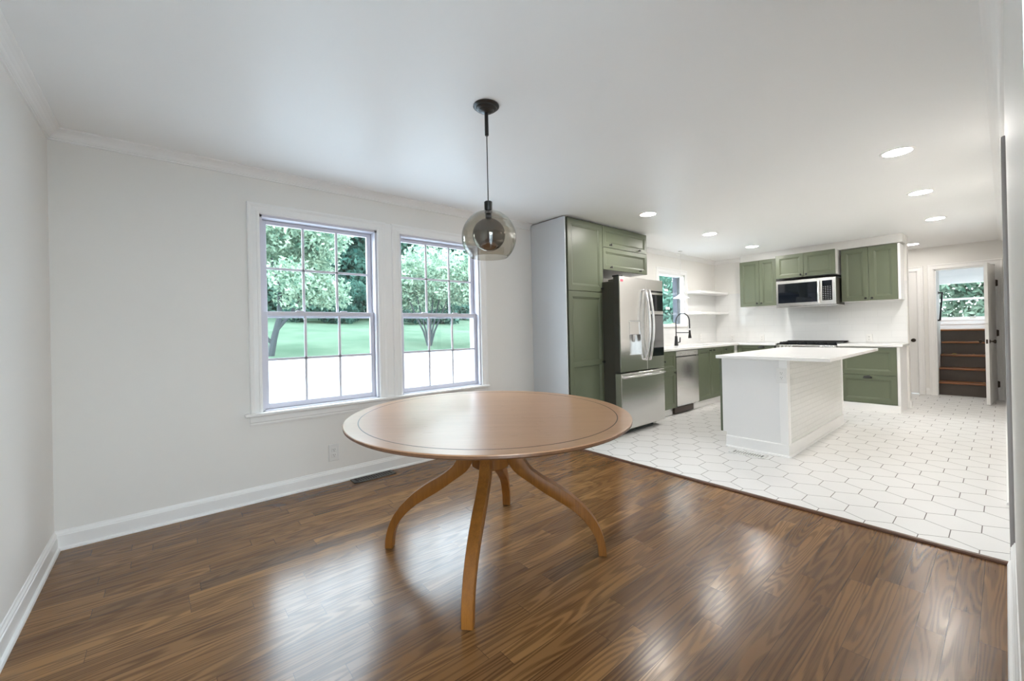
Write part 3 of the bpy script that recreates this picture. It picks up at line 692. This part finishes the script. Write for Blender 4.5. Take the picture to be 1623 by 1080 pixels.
for par, hx in ((ldo, FS-.045), (rd, FS+.035)):
    P_ = [(hx, yf0+.002, 1.66)] + [(hx, yf0-.028-.048*math.sin(math.pi*i/16), 1.66-(.82)*i/16) for i in range(17)] + [(hx, yf0+.002, .84)]
    obj('handle', MB().tube(P_, .0155, 12), 'chrome', par, True)
for x in (FX0+.08, FX1-.08): obj('foot', MB().lathe([(0, 0), (.022, 0), (.022, .012), (.012, .015), (.012, .037), (0, .037)], (x, 2.90, 0), n=14), 'blackp', fr_)
obj('grille', BX(FX0+.03, FX1-.03, 2.86, 2.88, .02, .06), 'blackp', fr_)

# base cabinets along the window wall
YB = 2.94; TK = .105; ZB = .885
def base_y(name, label, x0, x1):
    c = thing(name, label, 'cabinet', ((x0+x1)/2, 3.2, 0), 'sage green base cabinets')
    obj('carcass', BX(x0+.001, x1-.001, YB, D-.002, TK, ZB), 'white', c)
    obj('toe_kick', BX(x0, x1, YB+.045, YB+.06, 0, TK), 'trim', c)
    return c
b1 = base_y('base_cabinet', 'sage green base cabinet with one drawer over a door, between fridge and dishwasher', 4.86, 5.378)
fy(b1, 4.86, 5.378, .622, ZB, YB, 'drawer', .05, [(5.061, .755)]); fy(b1, 4.86, 5.378, TK, .622, YB, 'door', .055, [(5.331, .591)])
dw = thing('dishwasher', 'stainless steel dishwasher under the counter, right of the fridge', 'dishwasher', (5.70, 3.2, 0))
obj('body', BX(5.384, 6.022, YB, 3.5, .11, .883), 'dark', dw)
obj('control_panel', BX(5.386, 6.020, YB-.022, YB, .805, .880, .004), 'steelh', dw)
dp = [[Vector((5.386+.634*i/12, YB-.024-.010*math.sin(math.pi*i/12), z)) for i in range(13)] + [Vector((6.020, YB, z)), Vector((5.386, YB, z))] for z in (.118, .125, .785, .792)]
obj('door', MB().grid(dp), 'steel', dw, True)
for x in (5.52, 5.93): obj('button', MB().lathe([(0, 0), (.006, 0), (.005, .003), (0, .003)], (x, YB-.0215, .845), NY, 10), 'blackp', dw)
obj('kick_grille', BX(5.37, 5.90, YB+.005, YB+.04, .012, .095), 'brass', dw)
obj('kick_board', BX(5.90, 6.022, YB+.045, YB+.06, 0, .105), 'trim', dw)
b2 = base_y('sink_cabinet', 'sage green two-door sink base cabinet right of the dishwasher', 6.028, 6.892)
fy(b2, 6.028, 6.46, TK, ZB, YB, 'door', .055, [(6.40, .846)]); fy(b2, 6.46, 6.892, TK, ZB, YB, 'door', .055, [(6.52, .846)])
b3 = base_y('corner_cabinet', 'narrow sage green base cabinet in the corner beyond the sink cabinet', 6.894, 7.30)
fy(b3, 6.894, 7.30, TK, ZB, YB, 'door', .055, [(6.945, .838)])
# end run on the range wall
XC = 7.46
def base_x(name, label, y0, y1, side=False):
    c = thing(name, label, 'cabinet', (7.75, (y0+y1)/2, 0), 'sage green base cabinets')
    obj('carcass', BX(XC, XE-.002, y0+.001, y1-.001, TK, ZB), 'white', c)
    obj('toe_kick', BX(XC+.04, XC+.055, y0, y1, 0, TK), 'trim', c)
    return c
obj_f = obj('corner_filler', BX(7.302, XC-.001, YB-.004, YB+.012, TK-.02, ZB), 'white'); tag(obj_f, 'white filler strip in the inner corner between the two cabinet runs', 'filler')
b4 = base_x('drawer_cabinet', 'sage green drawer base cabinet left of the range, in the corner', 2.37, 2.93)
fx(b4, 2.37, 2.93, .665, ZB, XC, 'drawer', .045, cup=(2.56, .845)); fx(b4, 2.37, 2.93, TK, .665, XC, 'drawer', .055, cup=(2.56, .62))
b5 = base_x('drawer_cabinet', 'wide sage green two-drawer base cabinet right of the range', .932, 1.556)
fx(b5, .932, 1.540, .494, ZB-.012, XC, 'drawer', .06); fx(b5, .932, 1.540, TK, .494, XC, 'drawer', .06, cup=(1.236, .452))
ep_ = thing('end_panel', 'white end panel closing the base cabinets beside the hall', 'panel', (7.75, .91, 0))
obj('panel', BX(XC-.018, XE, .900, .930, 0, ZB+.002), 'white', ep_)
obj('toe_board', BX(XC-.022, XC-.002, .905, 1.556, 0, .100, .002), 'trim', ep_)

# counters
ct = thing('countertop', 'white quartz countertop along the sink and range walls', 'countertop', (6.6, 3.2, ZB))
m = MB(); z0, z1 = ZB+.0025, ZB+.035
obj('slab', m.box(4.86, XE-.012, 2.905, D-.012, z0, z1, .004).box(XC-.045, XE-.012, 2.345, 2.90, z0, z1, .004), 'quartz', ct)
ct2 = obj('counter_slab', BX(XC-.045, XE-.012, .868, 1.560, z0, z1, .004), 'quartz'); tag(ct2, 'white quartz counter piece right of the range above the two-drawer cabinet', 'countertop')
# backsplash
struct('trim_9', BX(XE-.011, XE, .885, D, ZB+.036, 1.80), 'subway')
struct('trim_10', BX(4.86, XE-.011, D-.011, D, ZB+.036, 1.195).box(6.945, XE-.011, D-.011, D, 1.195, 1.80).box(4.86, 5.945, D-.011, D, 1.195, 1.80), 'subwayx')

# sink and faucet
sk = thing('sink', 'undermount sink sunk in the counter below the kitchen window', 'sink', (6.45, 3.2, ZB))
obj('basin', BX(6.16, 6.80, 3.02, 3.26, z1-.0005, z1+.0012, .0005), 'steel', sk)
fc = thing('spring_faucet', 'black spring neck kitchen faucet standing on the sink counter', 'faucet', (6.17, 3.34, z1))
FXx, FY, FZ = 6.17, 3.335, z1
obj('base', MB().lathe([(0, 0), (.030, 0), (.031, .004), (.028, .03), (.022, .11), (.019, .15), (.012, .154), (0, .155)], (FXx, FY, FZ), n=20), 'black', fc, True)
obj('lever', MB().tube([(FXx+.02, FY-.01, FZ+.05), (FXx+.055, FY-.03, FZ+.055), (FXx+.06, FY-.033, FZ+.13)], [.012, .011, .009]), 'black', fc, True)
arc = [(FXx, FY, FZ+.15), (FXx, FY, FZ+.38)] + [(FXx, FY-.11+.11*math.cos(a), FZ+.385+.12*math.sin(a)) for a in [math.pi*i/16 for i in range(1, 16)]] + [(FXx, FY-.22, FZ+.38), (FXx, FY-.222, FZ+.27)]
obj('hose', MB().tube(arc, .007), 'blackp', fc, True)
# coil
coil = []; tot = 0; pts = [Vector(p) for p in arc]
segs = [(a, b, (b-a).length) for a, b in zip(pts, pts[1:])]
LT = sum(s_[2] for s_ in segs); n_c = 46*8
for i in range(n_c+1):
    d = LT*i/n_c
    for a, b, l_ in segs:
        if d <= l_+1e-9: break
        d -= l_
    p = a+(b-a)*min(1, d/l_); tg = (b-a).normalized(); e1 = Vector((1, 0, 0)); e2 = tg.cross(e1)
    an = 2*math.pi*i/8; coil.append(p + (e1*math.cos(an)+e2*math.sin(an))*.0115)
obj('spring', MB().tube(coil, .0022, 4), 'black', fc, True)
obj('holder_arm', MB().tube([(FXx, FY, FZ+.205), (FXx, FY-.225, FZ+.205)], .006), 'black', fc, True)
obj('spray_head', MB().lathe([(0, 0), (.024, 0), (.025, .006), (.016, .07), (.013, .12), (0, .125)], (FXx, FY-.222, FZ+.12), n=18), 'black', fc, True)

# shelves
for zz, lb in ((1.790, 'upper'), (1.430, 'lower')):
    s_ = thing('floating_shelf', lb + ' white floating shelf in the corner right of the kitchen window', 'shelf', (7.48, 3.4, zz), 'floating shelves')
    obj('board', BX(6.915, XE-.012, 3.285, D-.012, zz, zz+.036, .003), 'trim', s_)

# wall cabinets
XU = 7.71
def wall_cab(label, y0, y1, z0, z1, xf, split, knobs, fr=.05):
    c = thing('wall_cabinet', label, 'cabinet', (7.86, (y0+y1)/2, z0), 'sage green wall cabinets')
    obj('carcass', BX(xf, XE-.013, y0, y1, z0, z1, .001), 'white', c)
    for a, b, k in ((y0, split, knobs[0]), (split, y1, knobs[1])): fx(c, a, b, z0, z1, xf, 'door', fr, [k])
    return c
wall_cab('sage green two-door wall cabinet left of the microwave', 2.405, 2.962, 1.535, 2.310, XU, 2.655, [(2.622, 1.585), (2.690, 1.585)])
wall_cab('short sage green two-door cabinet directly above the microwave', 1.588, 2.362, 1.950, 2.318, 7.57, 1.985, [(1.950, 1.985), (2.020, 1.985)])
wall_cab('sage green two-door wall cabinet right of the microwave', .935, 1.552, 1.532, 2.300, XU, 1.240, [(1.205, 1.568), (1.275, 1.568)], .06)
struct('trim_11', BX(XU+.05, XE, .885, 2.97, 2.319, H), 'wallk')
tag(obj('cabinet_end_panel', BX(XU-.018, XE-.013, .905, .932, 1.532, 2.300, .001), 'white'), 'white panel on the open end of the right wall cabinet', 'panel')

# microwave
mw = thing('microwave', 'stainless over-the-range microwave with black glass door under the short cabinet', 'microwave', (7.77, 1.965, 1.485))
MX = 7.53
obj('case', BX(MX, XE-.013, 1.580, 2.350, 1.500, 1.905, .002), 'fside', mw)
dr_ = obj('door', BX(MX-.022, MX, 1.580, 2.350, 1.502, 1.905, .003), 'steelh', mw)
obj('window', BX(MX-.0245, MX-.0215, 1.806, 2.322, 1.552, 1.858, .001), 'bglass', dr_)
obj('handle', MB().tube([(MX-.020, 1.782, 1.870), (MX-.050, 1.782, 1.862)]+[(MX-.052-.010*math.sin(math.pi*i/8), 1.782, 1.855-.31*i/8) for i in range(9)]+[(MX-.050, 1.782, 1.540), (MX-.020, 1.782, 1.530)], .013, 10), 'chrome', dr_, True)
kp_ = obj('control_panel', BX(MX-.0245, MX-.0215, 1.622, 1.745, 1.565, 1.860, .001), 'bglass', mw)
m = MB()
for i in range(4):
    for j in range(8):
        y = 1.640+i*.028; z = 1.582+j*.026; m.box(MX-.0250, MX-.0243, y, y+.012, z, z+.007)
obj('key_legends', m, 'legend', kp_)
obj('vent_lip', BX(MX-.016, 7.95, 1.56, 2.352, 1.484, 1.499, .002), 'steelh', mw)

# range
rg = thing('range', 'slide-in stainless gas range below the microwave behind the island', 'range', (7.72, 1.95, 0))
obj('body', BX(XC-.02, XE-.015, 1.566, 2.338, 0, .905, .003), 'steelh', rg)
obj('cooktop', BX(XC-.03, XE-.015, 1.566, 2.338, .906, .922, .004), 'bglass', rg)
ob = obj('oven_door', BX(XC-.055, XC-.021, 1.57, 2.334, .13, .72, .004), 'steelh', rg)
obj('oven_window', BX(XC-.058, XC-.054, 1.67, 2.234, .25, .60, .001), 'bglass', ob)
obj('oven_handle', MB().tube([(XC-.05, 1.62, .69), (XC-.10, 1.62, .69), (XC-.10, 2.28, .69), (XC-.05, 2.28, .69)], .012), 'chrome', ob, True)
obj('control_rail', BX(XC-.06, XC-.021, 1.568, 2.336, .80, .900, .004), 'steelh', rg)
for y in (1.61, 1.66, 1.71, 1.76, 2.14, 2.19, 2.24, 2.29):
    obj('control_knob', MB().lathe([(0, 0), (.021, 0), (.021, .004), (.017, .008), (.015, .035), (0, .036)], (XC-.060, y, .875), NX, 16), 'chrome', rg, True)
for y in (1.70, 1.95, 2.20):
    m = MB()
    for x in (7.52, 7.66, 7.80, 7.90): m.box(x-.006, x+.006, y-.115, y+.115, .930, .944)
    for yy in (-.11, 0, .11): m.box(7.50, 7.92, y+yy-.006, y+yy+.006, .923, .938)
    obj('burner_grate', m, 'blackp', rg)
obj('rear_vent', BX(7.94, XE-.015, 1.545, 2.335, .923, .952, .003), 'blackp', rg)

# ---------------------------------------------------------------- island
IX0, IX1, IY0, IY1 = 4.340, 6.310, 1.292, 1.862
il = thing('kitchen_island', 'white kitchen island with tiled side and green fronts on the far side', 'island', (5.3, 1.58, 0))
obj('body', BX(IX0, IX1, IY0, IY1, .145, .885), 'white', il)
obj('plinth', BX(IX0, IX1, IY0, 1.828, 0, .145), 'white', il)
obj('corner_post', BX(IX0-.012, IX0+.010, IY0-.012, IY0+.055, .115, .885, .002).box(IX0-.0, IX0+.06, IY0-.012, IY0+.002, .115, .885, .002).box(IX1-.05, IX1+.006, IY0-.012, IY0+.002, .115, .885, .002), 'trim', il)
obj('tile_panel', BX(IX0+.055, IX1-.045, IY0-.006, IY0+.001, .115, .884), 'mosaic', il, label='white tiled side panel')
obj('base_moulding', MB().sweep([(0, 0), (.026, 0), (.026, .006), (.022, .014), (.014, .018), (.014, .108), (.008, .114), (0, .115)], [(IX1, IY0, 0), (IX0, IY0, 0), (IX0, 1.828, 0)], (0, 0, 1), flip=1), 'trim', il)
for i in range(3):
    a = IX0+.012+i*.652
    obj('door', MB().front((a+.65, IY1, .15), (-1, 0, 0), (0, 1, 0), .648, .44, .02, .055), 'green', il); obj('drawer', MB().front((a+.65, IY1, .60), (-1, 0, 0), (0, 1, 0), .648, .28, .02, .05), 'green', il)
obj('front_edge', BX(IX0-.002, IX0+.012, IY1, IY1+.021, .148, .885), 'greend', il)
it = thing('island_countertop', 'white quartz slab on top of the island', 'countertop', (5.3, 1.43, .887))
obj('slab', BX(4.300, 6.345, .953, 1.905, .8865, .918, .004, 2), 'quartz', it)
outlet((IX0-.0125, 1.3255, .748), (-1, 0, 0), 'white duplex outlet on the end of the island under its countertop', sc=1.15)

# ---------------------------------------------------------------- outdoors
GZ = -.12
struct('ground', BX(-40, 110, D+.25, 27.0, GZ-.3, GZ), 'concrete')
lm = MB(); lm.grid([[(-60, 27, GZ-.3), (-60, 27, GZ), (-60, 66, 4.2), (-60, 110, 6), (-60, 110, GZ-.3)], [(150, 27, GZ-.3), (150, 27, GZ), (150, 66, 4.2), (150, 110, 6), (150, 110, GZ-.3)]])
tag(obj('lawn', lm, 'grass', kind='stuff'), 'sloping green lawn beyond the pale driveway', 'lawn', kind='stuff')
struct('ground.001', BX(12.3, 150, -40, D, GZ-.3, GZ-.02), 'concrete')
struct('ground.002', BX(-40, 12, -40, RW-.16, GZ-.3, GZ-.02), 'concrete')
tag(obj('gravel_strip', BX(15.5, 30, 19, 26.4, GZ, GZ+.04), 'gravel'), 'grey gravel patch at the edge of the driveway', 'gravel', kind='stuff')

def leaves(name, blobs, n, size, mat, parent):
    bl = np.array(blobs, float); wts = (bl[:, 3]*bl[:, 4]*bl[:, 5])**.75; wts /= wts.sum()
    k = RNG.choice(len(bl), n, p=wts); d = RNG.normal(size=(n, 3)); d /= np.linalg.norm(d, axis=1)[:, None]
    rad = RNG.uniform(.0, 1, n)**.28; c = bl[k, :3] + d*rad[:, None]*bl[k, 3:6]
    a = RNG.normal(size=(n, 3)); a /= np.linalg.norm(a, axis=1)[:, None]
    b = np.cross(a, RNG.normal(size=(n, 3))); b /= np.linalg.norm(b, axis=1)[:, None]
    s = (size*RNG.uniform(.6, 1.4, n))[:, None]
    v = np.stack([c-a*s, c+b*s*.45, c+a*s, c-b*s*.45], 1).reshape(-1, 3) - np.array(origin(parent))
    me = bpy.data.meshes.new(name); me.vertices.add(n*4); me.vertices.foreach_set('co', v.ravel())
    me.loops.add(n*4); me.loops.foreach_set('vertex_index', np.arange(n*4)); me.polygons.add(n)
    me.polygons.foreach_set('loop_start', np.arange(0, n*4, 4)); me.polygons.foreach_set('loop_total', np.full(n, 4)); me.update(); me.validate()
    me.materials.append(M[mat]); o = bpy.data.objects.new(name, me); COL.objects.link(o); o.parent = parent; return o
def tree(label, x, y, gz, stems, blobs, n, size, mat, group='trees outside the windows'):
    t = thing('tree', label, 'tree', (x, y, gz), group)
    m = MB()
    for p, r in stems: m.tube([(x+a, y+b, gz+c) for a, b, c in p], r, 8)
    obj('trunk', m, 'bark', t, True)
    leaves('foliage', [(x+b[0], y+b[1], gz+b[2], b[3], b[4], b[5]) for b in blobs], n, size, mat, t); return t
def rb(n, sx, sy, z0, z1, r0_, r1_):
    return [(random.uniform(-sx, sx), random.uniform(-sy, sy), random.uniform(z0, z1)) + (lambda q: (q, q, q*.75))(random.uniform(r0_, r1_)) for _ in range(n)]
# ornamental tree at the driveway edge, left window
tree('light green spreading tree with a leaning forked trunk, outside the left window', 4.75, 28.2, GZ,
     [([(0, 0, -.1), (.25, 0, 1.2), (.55, 0, 2.4), (.6, 0, 4.2), (.2, 0, 6)], [.22, .18, .16, .10, .05]), ([(.4, 0, 1.7), (1.2, 0, 2.7), (1.9, .1, 4.0), (2.6, 0, 5.6)], [.12, .10, .08, .04]), ([(.1, 0, .9), (-.6, 0, 1.9), (-1.2, 0, 3.4)], [.10, .08, .04]), ([(1.2, 0, 2.7), (2.1, 0, 3.2), (3.2, 0, 3.5)], [.07, .05, .03])],
     rb(26, 3.2, 2.4, 3.6, 9.4, 1.0, 1.9) + [(2.6, 0, 4.2, 1.8, 1.5, 1.0), (3.6, 0, 3.7, 1.3, 1.2, .8), (1.4, 0, 3.6, 1.3, 1.2, .7)], 15000, .16, 'leafa')
tree('multi-stemmed light green shrub tree outside the right window', 16.1, 29.5, GZ,
     [([(0, 0, -.1), (q*.35, 0, 1.4), (q*.95, .1, 3.0), (q*1.6, 0, 5.0)], [.10, .08, .06, .03]) for q in (-1.3, -.7, -.15, .35, .8, 1.4)],
     rb(22, 3.0, 2.0, 3.8, 7.6, .9, 1.7), 11000, .16, 'leafa')
tree('small light shrub tree at the right edge of the right window view', 20.6, 27.8, GZ,
     [([(0, 0, -.1), (q*.3, 0, 1.4), (q*.7, .1, 3.0), (q*1.1, 0, 4.6)], [.08, .06, .05, .03]) for q in (-1, 0, 1)],
     rb(12, 1.5, 1.5, 3.2, 6.4, .8, 1.3), 5000, .15, 'leafa')
tree('tall pale bare trunk among the trees behind the right window', 20.3, 44, 1.4, [([(0, 0, -.5), (.1, 0, 6), (-.3, 0, 12), (0, 0, 18)], [.45, .40, .36, .28])],
     [(0, 0, 18, 4, 3, 2.5), (2, 0, 16, 2.5, 2, 2)], 2500, .3, 'leafb')
lab = ['far woodland tree behind the lawn, ' + s for s in ('furthest left', 'left of the light spreading tree', 'behind the light spreading tree', 'behind the right half of the left window', 'between the two dining windows', 'behind the multi-stemmed tree', 'right of the pale trunk', 'at the right of the right window', 'far right, towards the kitchen', 'beyond the driveway, right', 'beyond the driveway, further right', 'in line with the kitchen window', 'past the kitchen window')]
for i, lb in enumerate(lab):
    x = -2 + i*7.2; y = 60 + (i % 3)*4 - (0 if i < 8 else 8); gz = GZ + (y-27)*.105
    tree(lb, x, y, gz, [([(0, 0, -.5), (.2, 0, 5), (0, 0, 12)], [.4, .32, .2])], rb(30, 4.6, 2.5, .3, 18, 2.4, 4.0), 14000, .46, 'leafb' if i % 3 else 'leafc', 'woodland beyond the lawn')
for i, (x, y, lb) in enumerate(((14.5, 52, 'dark round shrub at the lawn edge behind the left window'), (26.5, 50, 'dark shrub at the lawn edge behind the right window'), (19.5, 55, 'low dark shrub between the two shrub masses'))):
    gz = GZ+(y-27)*.105
    tree(lb, x, y, gz, [([(0, 0, -.3), (0, 0, 2)], [.15, .1])], rb(12, 3.2, 1.6, .8, 4.2, 1.2, 2.0), 6000, .26, 'leafc', 'shrubs at the lawn edge')
# trees seen through the kitchen window
tree('dark tree trunk close outside the kitchen window', 16.62, 8.9, GZ, [([(0, 0, -.2), (.03, 0, 3), (0, 0, 7)], [.14, .135, .12])], [(0, 0, 7.4, 2.5, 2.5, 1.2)], 2200, .18, 'leafb', 'trees by the kitchen window')
tree('leafy green tree behind the dark trunk outside the kitchen window', 30, 16.6, GZ, [([(0, 0, -.2), (.1, 0, 3)], [.25, .2])], rb(20, 3.5, 2.5, .8, 8, 1.4, 2.4), 9000, .22, 'leafb', 'trees by the kitchen window')
# trees beyond the stair window
for i, (x, y, lb) in enumerate(((22, .3, 'leafy tree straight beyond the stair window'), (23, 3.2, 'leafy tree left of the stair window view'), (24, -2.4, 'leafy tree right of the stair window view'))):
    tree(lb, x, y, GZ, [([(0, 0, -.2), (.1, 0, 3)], [.25, .2])], rb(34, 1.9, 2.2, .3, 8.5, 1.2, 2.0), 30000, .12, 'leafa', 'trees beyond the stairs')
